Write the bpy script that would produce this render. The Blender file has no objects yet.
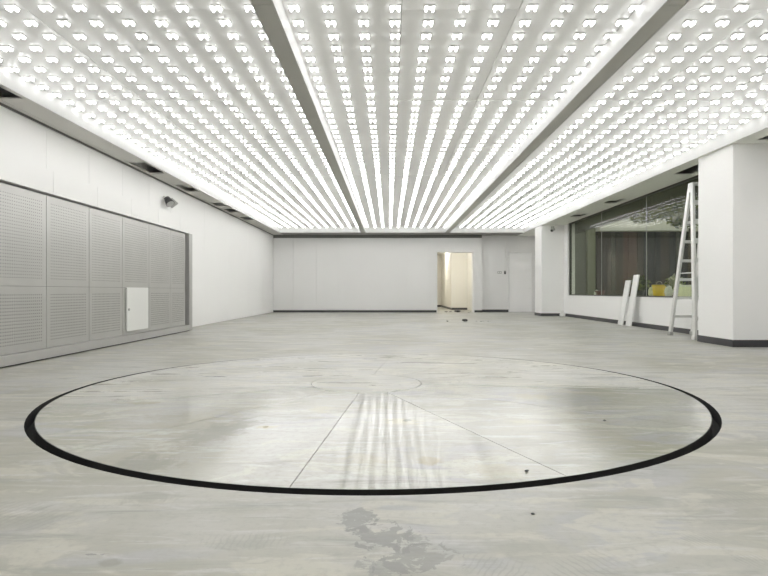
import bpy, bmesh, math, random
from mathutils import Vector, Matrix

random.seed(7)
sc = bpy.context.scene
C = sc.collection
PI = math.pi

# ------------------------------------------------------------------ camera, world, exposure
F = 556.0                      # focal length in pixels of a 768 px wide frame
K = F / 568.0                  # depths below were surveyed at 568 px
H = 0.9                        # camera height
cam_d = bpy.data.cameras.new('camera')
cam_d.sensor_width = 36.0
cam_d.lens = F / 768.0 * 36.0
cam_d.shift_x = -5.0 / 768.0
cam_d.shift_y = 3.0 / 768.0
cam_d.clip_end = 300
cam = bpy.data.objects.new('camera', cam_d)
cam.location = (0, 0, H)
cam.rotation_euler = (PI / 2, 0, 0)
C.objects.link(cam)
sc.camera = cam

world = bpy.data.worlds.new('overcast_sky')
sc.world = world
world.use_nodes = True
world.node_tree.nodes['Background'].inputs[0].default_value = (0.80, 0.86, 0.90, 1)
world.node_tree.nodes['Background'].inputs[1].default_value = 1.2

sc.view_settings.view_transform = 'Standard'
sc.view_settings.look = 'None'
sc.view_settings.gamma = 1.0
sc.view_settings.use_curve_mapping = False
sc.view_settings.exposure = 0.0
sc.cycles.use_denoising = True
sc.cycles.use_light_tree = True
sc.cycles.max_bounces = 10
sc.cycles.diffuse_bounces = 6
sc.cycles.caustics_reflective = False
sc.cycles.caustics_refractive = False
LED_STRENGTH = 9.7

# ------------------------------------------------------------------ materials
def new_mat(name):
    m = bpy.data.materials.new(name)
    m.use_nodes = True
    return m, m.node_tree.nodes, m.node_tree.links, m.node_tree.nodes['Principled BSDF']

def col(c):
    return (c[0], c[1], c[2], 1.0)

def plain(name, c, rough=0.6, metal=0.0, vary=0.06, scale=3.0, bump=0.0, spec=0.5, stretch=(1, 1, 1)):
    """a paint or metal with faint mottling"""
    m, N, L, b = new_mat(name)
    g = N.new('ShaderNodeNewGeometry')
    mp = N.new('ShaderNodeMapping'); mp.inputs['Scale'].default_value = stretch
    n = N.new('ShaderNodeTexNoise'); n.inputs['Scale'].default_value = scale; n.inputs['Detail'].default_value = 5
    r = N.new('ShaderNodeMix'); r.data_type = 'RGBA'
    r.inputs[6].default_value = col([x * (1 - vary) for x in c])
    r.inputs[7].default_value = col([min(1, x * (1 + vary)) for x in c])
    L.new(g.outputs['Position'], mp.inputs['Vector']); L.new(mp.outputs[0], n.inputs['Vector'])
    L.new(n.outputs['Fac'], r.inputs[0]); L.new(r.outputs[2], b.inputs['Base Color'])
    b.inputs['Roughness'].default_value = rough
    b.inputs['Metallic'].default_value = metal
    b.inputs['Specular IOR Level'].default_value = spec
    if bump:
        bp = N.new('ShaderNodeBump'); bp.inputs['Strength'].default_value = bump; bp.inputs['Distance'].default_value = 0.01
        L.new(n.outputs['Fac'], bp.inputs['Height']); L.new(bp.outputs[0], b.inputs['Normal'])
    return m

def emit(name, c, s):
    m, N, L, b = new_mat(name)
    b.inputs['Base Color'].default_value = (0.9, 0.9, 0.9, 1)
    b.inputs['Emission Color'].default_value = col(c)
    b.inputs['Emission Strength'].default_value = s
    return m

def concrete(name, rough_lo, rough_hi, stains, rings, gain=1.0):
    m, N, L, b = new_mat(name)
    g = N.new('ShaderNodeNewGeometry')
    P = g.outputs['Position']
    def noise(scale, detail=6, stretch=None, rot=0, dist=0.0, rough=0.55):
        src = P
        if stretch:
            mp = N.new('ShaderNodeMapping'); mp.inputs['Scale'].default_value = stretch
            mp.inputs['Rotation'].default_value = (0, 0, rot)
            L.new(P, mp.inputs['Vector']); src = mp.outputs[0]
        n = N.new('ShaderNodeTexNoise'); n.inputs['Scale'].default_value = scale
        n.inputs['Detail'].default_value = detail; n.inputs['Distortion'].default_value = dist
        n.inputs['Roughness'].default_value = rough
        L.new(src, n.inputs['Vector'])
        return n.outputs['Fac']
    def ramp(v, a, bb):
        r = N.new('ShaderNodeMapRange'); r.interpolation_type = 'SMOOTHSTEP'
        r.inputs[1].default_value = a; r.inputs[2].default_value = bb
        L.new(v, r.inputs[0]); return r.outputs[0]
    def mix(fac, a, bb, mode='MIX'):
        x = N.new('ShaderNodeMix'); x.data_type = 'RGBA'; x.blend_type = mode
        for sock, v in ((0, fac), (6, a), (7, bb)):
            if isinstance(v, (int, float)): x.inputs[sock].default_value = v
            elif isinstance(v, tuple): x.inputs[sock].default_value = col(v)
            else: L.new(v, x.inputs[sock])
        return x.outputs[2]
    def math_(op, a, bb=None):
        x = N.new('ShaderNodeMath'); x.operation = op
        for sock, v in ((0, a), (1, bb)):
            if v is None: continue
            if isinstance(v, (int, float)): x.inputs[sock].default_value = v
            else: L.new(v, x.inputs[sock])
        return x.outputs[0]
    k = gain
    big = noise(0.55, 4, dist=0.6)
    c = mix(ramp(big, 0.35, 0.66), (0.375 * k, 0.365 * k, 0.305 * k), (0.50 * k, 0.495 * k, 0.47 * k))
    # bluish-grey and creamy trowelled patches
    c = mix(math_('MULTIPLY', ramp(noise(0.9, 5, (1, 1.6, 1), 0.5, 1.2), 0.53, 0.62), 0.65), c, (0.41 * k, 0.412 * k, 0.425 * k))
    c = mix(math_('MULTIPLY', ramp(noise(1.3, 6, (1, 2.2, 1), -0.4, 1.5), 0.53, 0.585), 0.65), c, (0.535 * k, 0.52 * k, 0.445 * k))
    # skim-coat smears pulled across the floor
    smear = noise(2.2, 8, (0.55, 3.2, 1), 0.25, 0.8, 0.65)
    c = mix(math_('MULTIPLY', ramp(smear, 0.52, 0.66), 0.72), c, (0.335 * k, 0.335 * k, 0.305 * k))
    c = mix(math_('MULTIPLY', ramp(noise(3.1, 8, (0.6, 3.8, 1), -0.35, 1.0, 0.65), 0.53, 0.66), 0.55), c, (0.57 * k, 0.572 * k, 0.56 * k))
    fine = noise(26, 6, rough=0.7)
    c = mix(math_('MULTIPLY', ramp(fine, 0.46, 0.70), 0.45), c, (0.34 * k, 0.335 * k, 0.305 * k))
    scr = noise(9, 6, (0.35, 6, 1), 0.5, 2.0, 0.7)
    c = mix(math_('MULTIPLY', ramp(scr, 0.60, 0.68), 0.6), c, (0.27 * k, 0.27 * k, 0.24 * k))
    warp = noise(7.0, 8, dist=1.2, rough=0.65)
    warp2 = noise(15.0, 8, dist=0.6, rough=0.68)
    for (sx, sy, rx, ry, rot, sc_, amt) in stains:
        mp = N.new('ShaderNodeMapping'); mp.vector_type = 'TEXTURE'
        mp.inputs['Location'].default_value = (sx, sy, 0); mp.inputs['Rotation'].default_value = (0, 0, rot)
        mp.inputs['Scale'].default_value = (rx, ry, 1.0)
        L.new(P, mp.inputs['Vector'])
        ln = N.new('ShaderNodeVectorMath'); ln.operation = 'LENGTH'; L.new(mp.outputs[0], ln.inputs[0])
        v = math_('ADD', ln.outputs['Value'], math_('MULTIPLY', math_('SUBTRACT', warp2 if sc_ is DK else warp, 0.5), 5.5 if sc_ is DK else 2.6))
        f = ramp(v, 0.98, 0.78) if sc_ is DK else ramp(v, 1.15, 0.35)
        c = mix(math_('MULTIPLY', f, amt), c, sc_)
    for (sx, sy, rx, ry, rot, fq) in rings:          # curved trowel chatter marks
        mp = N.new('ShaderNodeMapping'); mp.vector_type = 'TEXTURE'
        mp.inputs['Location'].default_value = (sx, sy, 0); mp.inputs['Rotation'].default_value = (0, 0, rot)
        mp.inputs['Scale'].default_value = (rx, ry, 1.0)
        L.new(P, mp.inputs['Vector'])
        ln = N.new('ShaderNodeVectorMath'); ln.operation = 'LENGTH'; L.new(mp.outputs[0], ln.inputs[0])
        w = N.new('ShaderNodeTexWave'); w.wave_type = 'BANDS'; w.bands_direction = 'X'
        w.inputs['Scale'].default_value = fq; w.inputs['Distortion'].default_value = 3.5
        w.inputs['Detail'].default_value = 2; w.inputs['Detail Scale'].default_value = 0.6
        L.new(mp.outputs[0], w.inputs['Vector'])
        v = math_('ADD', ln.outputs['Value'], math_('MULTIPLY', math_('SUBTRACT', warp, 0.5), 1.6))
        f = math_('MULTIPLY', ramp(v, 1.05, 0.5), ramp(w.outputs['Fac'], 0.62, 0.95))
        c = mix(math_('MULTIPLY', f, 0.32), c, (0.30 * k, 0.30 * k, 0.27 * k))
    L.new(c, b.inputs['Base Color'])
    rr = N.new('ShaderNodeMapRange'); rr.inputs[1].default_value = 0.35; rr.inputs[2].default_value = 0.7
    rr.inputs[3].default_value = rough_lo; rr.inputs[4].default_value = rough_hi
    L.new(smear, rr.inputs[0]); L.new(rr.outputs[0], b.inputs['Roughness'])
    b.inputs['Specular IOR Level'].default_value = 0.5
    bp = N.new('ShaderNodeBump'); bp.inputs['Strength'].default_value = 0.13; bp.inputs['Distance'].default_value = 0.01
    L.new(noise(14, 5), bp.inputs['Height']); L.new(bp.outputs[0], b.inputs['Normal'])
    return m

DK = (0.25, 0.25, 0.235)
BR = (0.28, 0.235, 0.14)
GR = (0.29, 0.285, 0.25)
BE = (0.47, 0.44, 0.34)
floor_stains = [
    (-0.12, 2.20, 0.07, 0.10, 0.3, DK, 0.75), (-0.02, 2.04, 0.09, 0.13, 0.25, DK, 0.8), (0.09, 1.87, 0.12, 0.10, 0.2, DK, 0.75),
    (-0.03, 1.80, 0.08, 0.07, 0.0, DK, 0.6), (0.10, 2.02, 0.05, 0.04, 0.0, DK, 0.6),
    (-1.05, 2.42, 0.14, 0.10, 0.4, GR, 0.6), (-1.45, 2.18, 0.30, 0.12, 0.2, GR, 0.55), (-0.50, 1.98, 0.12, 0.06, 0.0, GR, 0.5),
    (-1.02, 1.90, 0.035, 0.008, 0.0, DK, 0.9), (-0.92, 1.84, 0.05, 0.03, 0.0, GR, 0.9), (1.40, 2.30, 0.30, 0.12, 0.3, GR, 0.4),
    (0.30, 1.92, 0.30, 0.10, 0.1, GR, 0.35), (-2.6, 3.4, 0.25, 0.2, 0.2, GR, 0.35), (2.4, 3.3, 0.3, 0.3, 0.5, GR, 0.3),
    (-1.9, 9.3, 0.9, 0.35, 0.0, GR, 0.25), (1.8, 10.5, 1.2, 0.4, 0.1, GR, 0.22)]
floor_rings = [(1.13, 2.02, 0.10, 0.07, 0.4, 1.9), (1.22, 1.86, 0.09, 0.06, 0.3, 1.7), (0.62, 1.80, 0.22, 0.10, 0.5, 2.6),
               (0.36, 1.80, 0.15, 0.10, -0.5, 2.2), (1.55, 2.42, 0.20, 0.12, 0.2, 2.4), (-1.5, 2.25, 0.3, 0.12, -0.4, 3.0),
               (-2.35, 3.2, 0.12, 0.2, 0.2, 1.6), (-0.5, 2.0, 0.18, 0.08, 0.0, 2.4)]
disc_stains = [
    (0.215, 2.93, 0.075, 0.09, 0.1, BR, 0.85), (0.20, 3.02, 0.16, 0.20, 0.0, (0.46, 0.44, 0.36), 0.6),
    (0.09, 3.80, 0.16, 0.10, 0.0, (0.52, 0.48, 0.37), 0.7), (0.12, 3.85, 0.025, 0.03, 0.0, DK, 0.9), (0.01, 3.85, 0.02, 0.025, 0.0, DK, 0.8),
    (-0.82, 3.66, 0.09, 0.05, 0.0, BE, 0.8), (-0.81, 3.66, 0.02, 0.03, 0.0, BR, 1.0),
    (0.97, 3.80, 0.17, 0.07, 0.0, BE, 0.75), (-1.10, 3.5, 0.18, 0.55, -0.35, GR, 0.75), (-1.26, 2.86, 0.22, 0.17, 0.0, GR, 0.8),
    (1.45, 4.55, 0.45, 0.40, 0.0, (0.36, 0.36, 0.335), 0.5), (1.2, 4.75, 0.18, 0.2, 0.0, BE, 0.6), (-0.10, 2.96, 0.18, 0.12, 0.0, BE, 0.55),
    (-0.52, 4.2, 0.10, 0.15, 0.0, BE, 0.7), (-1.62, 3.95, 0.18, 0.12, 0.0, GR, 0.35), (0.55, 2.75, 0.14, 0.14, 0.0, BE, 0.5),
    (-1.95, 4.45, 0.14, 0.07, 0.0, BR, 0.45), (2.05, 4.0, 0.35, 0.4, 0.3, (0.44, 0.44, 0.42), 0.25)]
disc_rings = [(0.93, 3.00, 0.15, 0.16, 1.5, 2.6), (-1.85, 4.42, 0.26, 0.10, 0.0, 3.2), (-1.25, 2.9, 0.2, 0.14, 0.3, 2.4)]

M = {}
M['floor'] = concrete('bare_concrete_floor', 0.34, 0.54, floor_stains, floor_rings, 0.95)
M['disc'] = concrete('turntable_concrete', 0.24, 0.46, disc_stains, disc_rings, 1.05)
M['disc_gloss'] = concrete('polished_turntable_concrete', 0.05, 0.13, disc_stains, disc_rings, 0.98)
M['disc_semi'] = concrete('worn_turntable_concrete', 0.09, 0.24, disc_stains, disc_rings, 0.99)
M['white'] = plain('white_wall_paint', (0.885, 0.88, 0.87), 0.65, vary=0.015, scale=1.0)
M['back'] = plain('cladding_white', (0.79, 0.785, 0.775), 0.5, vary=0.02, scale=0.8)
M['warm'] = plain('cream_corridor_paint', (0.87, 0.855, 0.80), 0.65, vary=0.02, scale=0.8)
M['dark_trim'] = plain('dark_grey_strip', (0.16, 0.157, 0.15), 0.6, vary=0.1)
M['soffit_shade'] = plain('shade_grey_back_soffit', (0.30, 0.295, 0.28), 0.7, vary=0.08, scale=1.5)
M['base'] = plain('charcoal_baseboard', (0.055, 0.054, 0.058), 0.4, vary=0.15, scale=4)
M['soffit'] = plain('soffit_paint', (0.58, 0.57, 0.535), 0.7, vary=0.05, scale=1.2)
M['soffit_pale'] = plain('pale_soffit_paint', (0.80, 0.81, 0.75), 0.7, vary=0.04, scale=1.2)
M['fascia'] = plain('white_fascia', (0.55, 0.55, 0.54), 0.5, vary=0.02, scale=2)
M['backing'] = plain('white_light_box_lining', (0.80, 0.80, 0.79), 0.35, vary=0.05, scale=1.5)
M['beam'] = plain('grey_beam_strip', (0.50, 0.495, 0.465), 0.45, vary=0.08, scale=2)
M['sheet'] = plain('perforated_grey_sheet', (0.50, 0.495, 0.475), 0.36, 0.4, vary=0.10, scale=1.6)
M['steel'] = plain('grey_steel_frame', (0.50, 0.495, 0.48), 0.35, 0.45, vary=0.06, scale=3)
M['black'] = plain('black_void', (0.012, 0.012, 0.012), 0.9, vary=0.1)
M['rubber'] = plain('black_rubber_gap', (0.014, 0.014, 0.013), 0.8, vary=0.3, scale=20)
M['cavity'] = plain('dark_cavity', (0.14, 0.137, 0.13), 0.9, vary=0.1)
M['hatch'] = plain('white_hatch_paint', (0.80, 0.80, 0.775), 0.45, vary=0.02)
M['alu'] = plain('worn_white_aluminium', (0.74, 0.74, 0.72), 0.35, 0.25, vary=0.10, scale=9)
M['dark_plastic'] = plain('dark_plastic', (0.05, 0.05, 0.05), 0.4, vary=0.1)
M['grey_plastic'] = plain('grey_plastic', (0.42, 0.42, 0.40), 0.45, vary=0.05)
M['white_plastic'] = plain('white_plastic', (0.82, 0.82, 0.80), 0.4, vary=0.03)
M['board'] = plain('white_board', (0.80, 0.80, 0.785), 0.5, vary=0.03, scale=5)
M['frame_dark'] = plain('dark_window_frame', (0.07, 0.068, 0.055), 0.4, vary=0.1)
M['led'] = emit('led_lens', (1.0, 1.0, 0.995), LED_STRENGTH)
M['tube'] = emit('corridor_tube', (1.0, 0.965, 0.90), 150.0)
M['led_body'] = plain('led_body_white', (0.82, 0.82, 0.80), 0.4, vary=0.02)

# ------------------------------------------------------------------ mesh helpers
def setp(o, label=None, cat=None, group=None, kind=None):
    if label: o['label'] = label
    if cat: o['category'] = cat
    if group: o['group'] = group
    if kind: o['kind'] = kind
    return o

class MB:
    """collects shapes into ONE mesh"""
    def __init__(s):
        s.bm = bmesh.new()
    def box(s, x0, x1, y0, y1, z0, z1, mat=0, mtx=None, bevel=0.0):
        vs = [s.bm.verts.new((x, y, z)) for x in (x0, x1) for y in (y0, y1) for z in (z0, z1)]
        fs = []
        for q in ((0, 1, 3, 2), (4, 6, 7, 5), (0, 4, 5, 1), (2, 3, 7, 6), (0, 2, 6, 4), (1, 5, 7, 3)):
            f = s.bm.faces.new([vs[i] for i in q]); f.material_index = mat; fs.append(f)
        if bevel:
            es = set(e for f in fs for e in f.edges)
            r = bmesh.ops.bevel(s.bm, geom=list(es), offset=bevel, segments=2, profile=0.6, affect='EDGES')
            vs = list(set(v for f in r['faces'] for v in f.verts) | set(v for v in vs if v.is_valid))
        if mtx:
            for v in vs: v.co = mtx @ v.co
        return s
    def bar(s, a, b, w, d, mat=0, up=(0, 0, 1), bevel=0.0):
        """rectangular bar from a to b, w wide, d deep"""
        a = Vector(a); b = Vector(b); z = (b - a); ln = z.length; z.normalize()
        x = z.cross(Vector(up))
        if x.length < 1e-4: x = Vector((1, 0, 0))
        x.normalize(); y = z.cross(x)
        m = Matrix(((x.x, y.x, z.x, a.x), (x.y, y.y, z.y, a.y), (x.z, y.z, z.z, a.z), (0, 0, 0, 1)))
        return s.box(-w / 2, w / 2, -d / 2, d / 2, 0, ln, mat, m, bevel)
    def tube(s, a, b, r0, r1=None, n=14, mat=0, cap=True):
        if r1 is None: r1 = r0
        a = Vector(a); b = Vector(b); z = (b - a).normalized()
        x = z.cross(Vector((0, 0, 1)))
        if x.length < 1e-4: x = Vector((1, 0, 0))
        x.normalize(); y = z.cross(x)
        A = [s.bm.verts.new(a + (x * math.cos(t) + y * math.sin(t)) * r0) for t in (2 * PI * i / n for i in range(n))]
        B = [s.bm.verts.new(b + (x * math.cos(t) + y * math.sin(t)) * r1) for t in (2 * PI * i / n for i in range(n))]
        for i in range(n):
            f = s.bm.faces.new((A[i], A[(i + 1) % n], B[(i + 1) % n], B[i])); f.material_index = mat; f.smooth = True
        if cap:
            s.bm.faces.new(A[::-1]).material_index = mat; s.bm.faces.new(B).material_index = mat
        return s
    def prism(s, pts, z0, z1, mat=0):
        A = [s.bm.verts.new((p[0], p[1], z0)) for p in pts]
        B = [s.bm.verts.new((p[0], p[1], z1)) for p in pts]
        n = len(pts)
        for i in range(n):
            s.bm.faces.new((A[i], A[(i + 1) % n], B[(i + 1) % n], B[i])).material_index = mat
        s.bm.faces.new(A[::-1]).material_index = mat; s.bm.faces.new(B).material_index = mat
        return s
    def blob(s, c, r, seed=0, amp=0.25, mat=0, sub=2, squash=(1, 1, 1)):
        rnd = random.Random(seed)
        r_ = bmesh.ops.create_icosphere(s.bm, subdivisions=sub, radius=1.0)
        for v in r_['verts']:
            k = 1 + rnd.uniform(-amp, amp)
            v.co = Vector((c[0] + v.co.x * r * squash[0] * k, c[1] + v.co.y * r * squash[1] * k, c[2] + v.co.z * r * squash[2] * k))
        for f in set(f for v in r_['verts'] for f in v.link_faces): f.material_index = mat
        return s
    def mesh(s, name):
        bmesh.ops.recalc_face_normals(s.bm, faces=s.bm.faces)
        me = bpy.data.meshes.new(name); s.bm.to_mesh(me); s.bm.free()
        return me
    def build(s, name, mats, parent=None):
        return link(name, s.mesh(name), mats, parent)

def link(name, me, mats, parent=None):
    if not isinstance(mats, (list, tuple)): mats = [mats]
    if not me.materials:
        for m in mats: me.materials.append(m)
    o = bpy.data.objects.new(name, me); C.objects.link(o)
    if parent:
        o.parent = parent
        o.matrix_parent_inverse = Matrix.Translation(parent.location).inverted() if parent.type == 'EMPTY' else Matrix.Identity(4)
    return o

def empty(name, loc, label=None, cat=None, group=None, kind=None):
    o = bpy.data.objects.new(name, None); o.empty_display_size = 0.1
    o.location = loc; C.objects.link(o)
    return setp(o, label, cat, group, kind)

def struct(o):
    o['kind'] = 'structure'; return o

# ------------------------------------------------------------------ the room: main dimensions (metres)
XL, XR = -4.88, 6.28           # left wall, window wall
ZS = 3.26                      # underside of soffits and beams
ZL = 3.48                      # lining the LED modules are fixed to
YB = 23.9 * K                  # cladding on the back wall
YB2 = YB + 0.30                # recessed part of the back wall
YN = -6.0                      # wall behind the camera
YE = 22.95 * K                 # far end of the light boxes
YS = -3.0                      # near end of the light boxes
TC = (-0.108, 5.22)            # turntable centre
RO, RI = 2.775, 2.713           # pit and disc radius

# floor slab with a round pit
def make_floor():
    bm = bmesh.new()
    n = 128
    x0, x1, y0, y1 = XL - 0.3, XR + 0.3, YN - 0.2, 34.0
    ring = [bm.verts.new((TC[0] + RO * math.cos(2 * PI * i / n), TC[1] + RO * math.sin(2 * PI * i / n), 0)) for i in range(n)]
    low = [bm.verts.new((v.co.x, v.co.y, -0.09)) for v in ring]
    out = []
    for i in range(n):
        t = 2 * PI * i / n; dx, dy = math.cos(t), math.sin(t)
        ks = []
        if dx > 1e-9: ks.append((x1 - TC[0]) / dx)
        if dx < -1e-9: ks.append((x0 - TC[0]) / dx)
        if dy > 1e-9: ks.append((y1 - TC[1]) / dy)
        if dy < -1e-9: ks.append((y0 - TC[1]) / dy)
        k = min(ks)
        out.append(bm.verts.new((TC[0] + dx * k, TC[1] + dy * k, 0)))
    for i in range(n):
        j = (i + 1) % n
        bm.faces.new((ring[i], out[i], out[j], ring[j]))
        f = bm.faces.new((ring[i], ring[j], low[j], low[i])); f.material_index = 1
        a, b = out[i].co, out[j].co       # fill the slab corners
        if abs(a.x - b.x) > 1e-4 and abs(a.y - b.y) > 1e-4:
            cx = x1 if max(a.x, b.x) > x1 - 1e-3 else x0
            cy = y1 if max(a.y, b.y) > y1 - 1e-3 else y0
            bm.faces.new((out[i], bm.verts.new((cx, cy, 0)), out[j]))
    f = bm.faces.new(low); f.material_index = 1
    bmesh.ops.recalc_face_normals(bm, faces=bm.faces)
    for f in bm.faces:
        if f.normal.z < -0.5: f.normal_flip()
    me = bpy.data.meshes.new('floor'); bm.to_mesh(me); bm.free()
    return struct(link('floor', me, [M['floor'], M['rubber']]))
floor = make_floor()

# ceiling slab high above (the dark plenum)
ceiling = struct(MB().box(XL - 0.3, XR + 0.3, YN - 0.2, YB2 + 0.3, 4.05, 4.25).build('ceiling', M['cavity']))

# left wall: tall white panels with hairline joints
wl = struct(MB().box(XL - 0.3, XL - 0.02, YN - 0.2, YB2 + 0.3, 0, 4.05).build('wall_left', M['white']))
joints = [YN] + [K * (8.09 - 1.15 * i) for i in range(9, 0, -1)] + [K * 8.09, K * 9.24, K * 10.4, K * 11.55, K * 12.7, K * 15.0, K * 17.3, K * 19.6, K * 21.9, YB2 + 0.2]
joints = [j for j in joints if j >= YN]
for a, b in zip(joints[:-1], joints[1:]):
    g = 0.003
    MB().box(XL - 0.02, XL, a + g, b - g, 0.012, ZS + 0.3).build('wall_panel', M['white'], wl)
# wall behind the camera
struct(MB().box(XL - 0.3, XR + 0.3, YN - 0.2, YN, 0, 4.05).build('wall_near', M['white']))

# back wall: cladding sheets, doorway, recessed bay with a door
wb = struct(MB()
            .box(XL - 0.02, 2.0, YB + 0.02, YB + 0.3, 0, 4.05)
            .box(2.0, 3.56, YB + 0.02, YB + 0.3, 2.55, 4.05)
            .box(3.56, 3.91, YB + 0.02, YB + 0.3, 0, 4.05)
            .box(3.70, 3.91, YB + 0.3, YB2 + 0.25, 0, 4.05)
            .box(3.90, 5.10, YB2, YB2 + 0.25, 0, 4.05)
            .box(5.10, 6.13, YB2, YB2 + 0.25, 2.56, 4.05)
            .box(6.13, XR + 0.3, YB2, YB2 + 0.25, 0, 4.05)
            .build('wall_back', M['back']))
xs = [-4.86] + [(293.8 + 22.55 * i - 389) / 568 * 23.9 for i in range(0, 7)] + [2.0]
for a, b in zip(xs[:-1], xs[1:]):
    if b - a > 0.05:
        MB().box(a + 0.004, b - 0.004, YB, YB + 0.02, 0.1, 3.13).build('wall_panel', M['back'], wb)
MB().box(2.0, 3.56, YB, YB + 0.02, 2.56, 3.13).build('wall_panel', M['back'], wb)
MB().box(3.565, 3.91, YB, YB + 0.02, 0.1, 3.13).build('wall_panel', M['back'], wb)
# baseboard of the back wall
struct(MB().box(-4.87, 2.0, YB - 0.012, YB + 0.02, 0, 0.09)
       .box(3.60, 3.92, YB - 0.012, YB + 0.02, 0, 0.09)
       .box(3.92, 5.09, YB2 - 0.015, YB2, 0, 0.11)
       .build('baseboard_back', M['base']))
# lining around the doorway
struct(MB().box(1.985, 2.03, YB - 0.01, YB + 0.31, 0, 2.56).box(3.52, 3.56, YB - 0.01, YB + 0.31, 0, 2.56)
       .box(1.985, 3.56, YB - 0.01, YB + 0.31, 2.53, 2.575).build('trim_doorway', M['back']))

# the flush white door in the recess
d1 = struct(MB().box(5.13, 6.09, YB2 + 0.02, YB2 + 0.07, 0.012, 2.53, bevel=0.004).build('door_1', M['white']))
MB().box(5.09, 5.13, YB2 - 0.025, YB2 + 0.1, 0, 2.575).box(6.09, 6.14, YB2 - 0.025, YB2 + 0.1, 0, 2.575) \
    .box(5.09, 6.14, YB2 - 0.025, YB2 + 0.1, 2.53, 2.575).build('door_frame', M['back'], d1)
MB().tube((6.05, YB2 + 0.02, 1.02), (6.05, YB2 - 0.03, 1.02), 0.012).bar((6.05, YB2 - 0.03, 1.02), (5.95, YB2 - 0.03, 1.02), 0.016, 0.016) \
    .build('door_handle', M['alu'], d1)
struct(MB().box(XL, XL + 0.02, YN, YB, ZS - 0.028, ZS).build('trim_4', M['dark_trim']))  # dark strip drawn in for the shadow gap between left wall and soffit
# dark strip above the cladding
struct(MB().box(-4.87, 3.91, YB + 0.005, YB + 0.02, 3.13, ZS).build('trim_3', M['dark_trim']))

# corridor behind the doorway
struct(MB().box(1.3, 1.5, YB + 0.3, 33.2, 0, 2.95).build('wall_corridor_left', M['warm']))
struct(MB().box(2.98, 3.91, 27.2 * K, 33.2, 0, 2.95).build('wall_corridor_block', M['warm']))
struct(MB().box(3.75, 3.91, YB2 + 0.25, 27.2 * K, 0, 2.95).build('wall_corridor_right', M['warm']))
struct(MB().box(1.3, 3.2, 32.4 * K, 32.4 * K + 0.2, 0, 2.95).build('wall_corridor_end', M['warm']))
struct(MB().box(1.3, 3.70, YB + 0.3, 33.4, 2.95, 3.05).build('ceiling_corridor', M['warm']))
struct(MB().box(2.99, 3.75, 27.2 * K - 0.015, 27.2 * K, 0, 0.1).box(2.965, 2.98, 27.2 * K - 0.015, 32.4 * K, 0, 0.1)
       .box(1.5, 2.96, 32.4 * K - 0.015, 32.4 * K, 0, 0.1).build('baseboard_corridor', M['base']))
for yy in (25.2 * K, 29.2 * K):
    t = empty('corridor_tube_light', (2.4, yy, 2.95), 'tube light on the corridor ceiling %s' % ('just behind the doorway' if yy < 26 else 'deeper in, near the end wall'), 'ceiling light', 'tube lights in the corridor')
    MB().box(2.34, 2.46, yy - 0.62, yy + 0.62, 2.91, 2.95).build('tray', M['white_plastic'], t)
    MB().tube((2.4, yy - 0.6, 2.895), (2.4, yy + 0.6, 2.895), 0.016).build('tube', M['tube'], t)

# right-hand side: window wall with sill, two pillars
YW0, YW1 = 10.14 * K, 19.95 * K
P1 = (9.11 * K, 10.14 * K)     # near pillar
P2 = (20.4 * K, 21.3 * K)      # far pillar
wr = struct(MB()
            .box(XR, XR + 0.25, YN - 0.2, YW0, 0, 4.05)
            .box(XR, XR + 0.25, YW0, YW1, 0, 0.74)
            .box(XR, XR + 0.25, YW0, YW1, ZS + 0.02, 4.05)
            .box(XR, XR + 0.25, YW1, YB2 + 0.2, 0, 4.05)
            .build('wall_right', M['white']))
struct(MB().box(5.52, XR, P1[0], P1[1], 0, ZS + 0.1, bevel=0.006).build('wall_pillar_near', M['white']))
struct(MB().box(5.47, XR, P2[0], P2[1], 0, ZS + 0.1, bevel=0.02).build('wall_pillar_far', M['white']))
bt, bh = 0.012, 0.115
struct(MB()
       .box(XR - bt, XR, P1[1], P2[0], 0, 0.105)
       .box(5.52 - bt, XR, P1[0] - bt, P1[0], 0, bh).box(5.52 - bt, 5.52, P1[0], P1[1] + bt, 0, bh).box(5.52, XR, P1[1], P1[1] + bt, 0, bh)
       .box(5.47 - bt, XR - bt, P2[0] - bt, P2[0], 0, 0.1).box(5.47 - bt, 5.47, P2[0], P2[1], 0, 0.1)
       .box(XR - bt, XR, YN, P1[0], 0, bh)
       .build('baseboard_right', M['base']))

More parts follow.
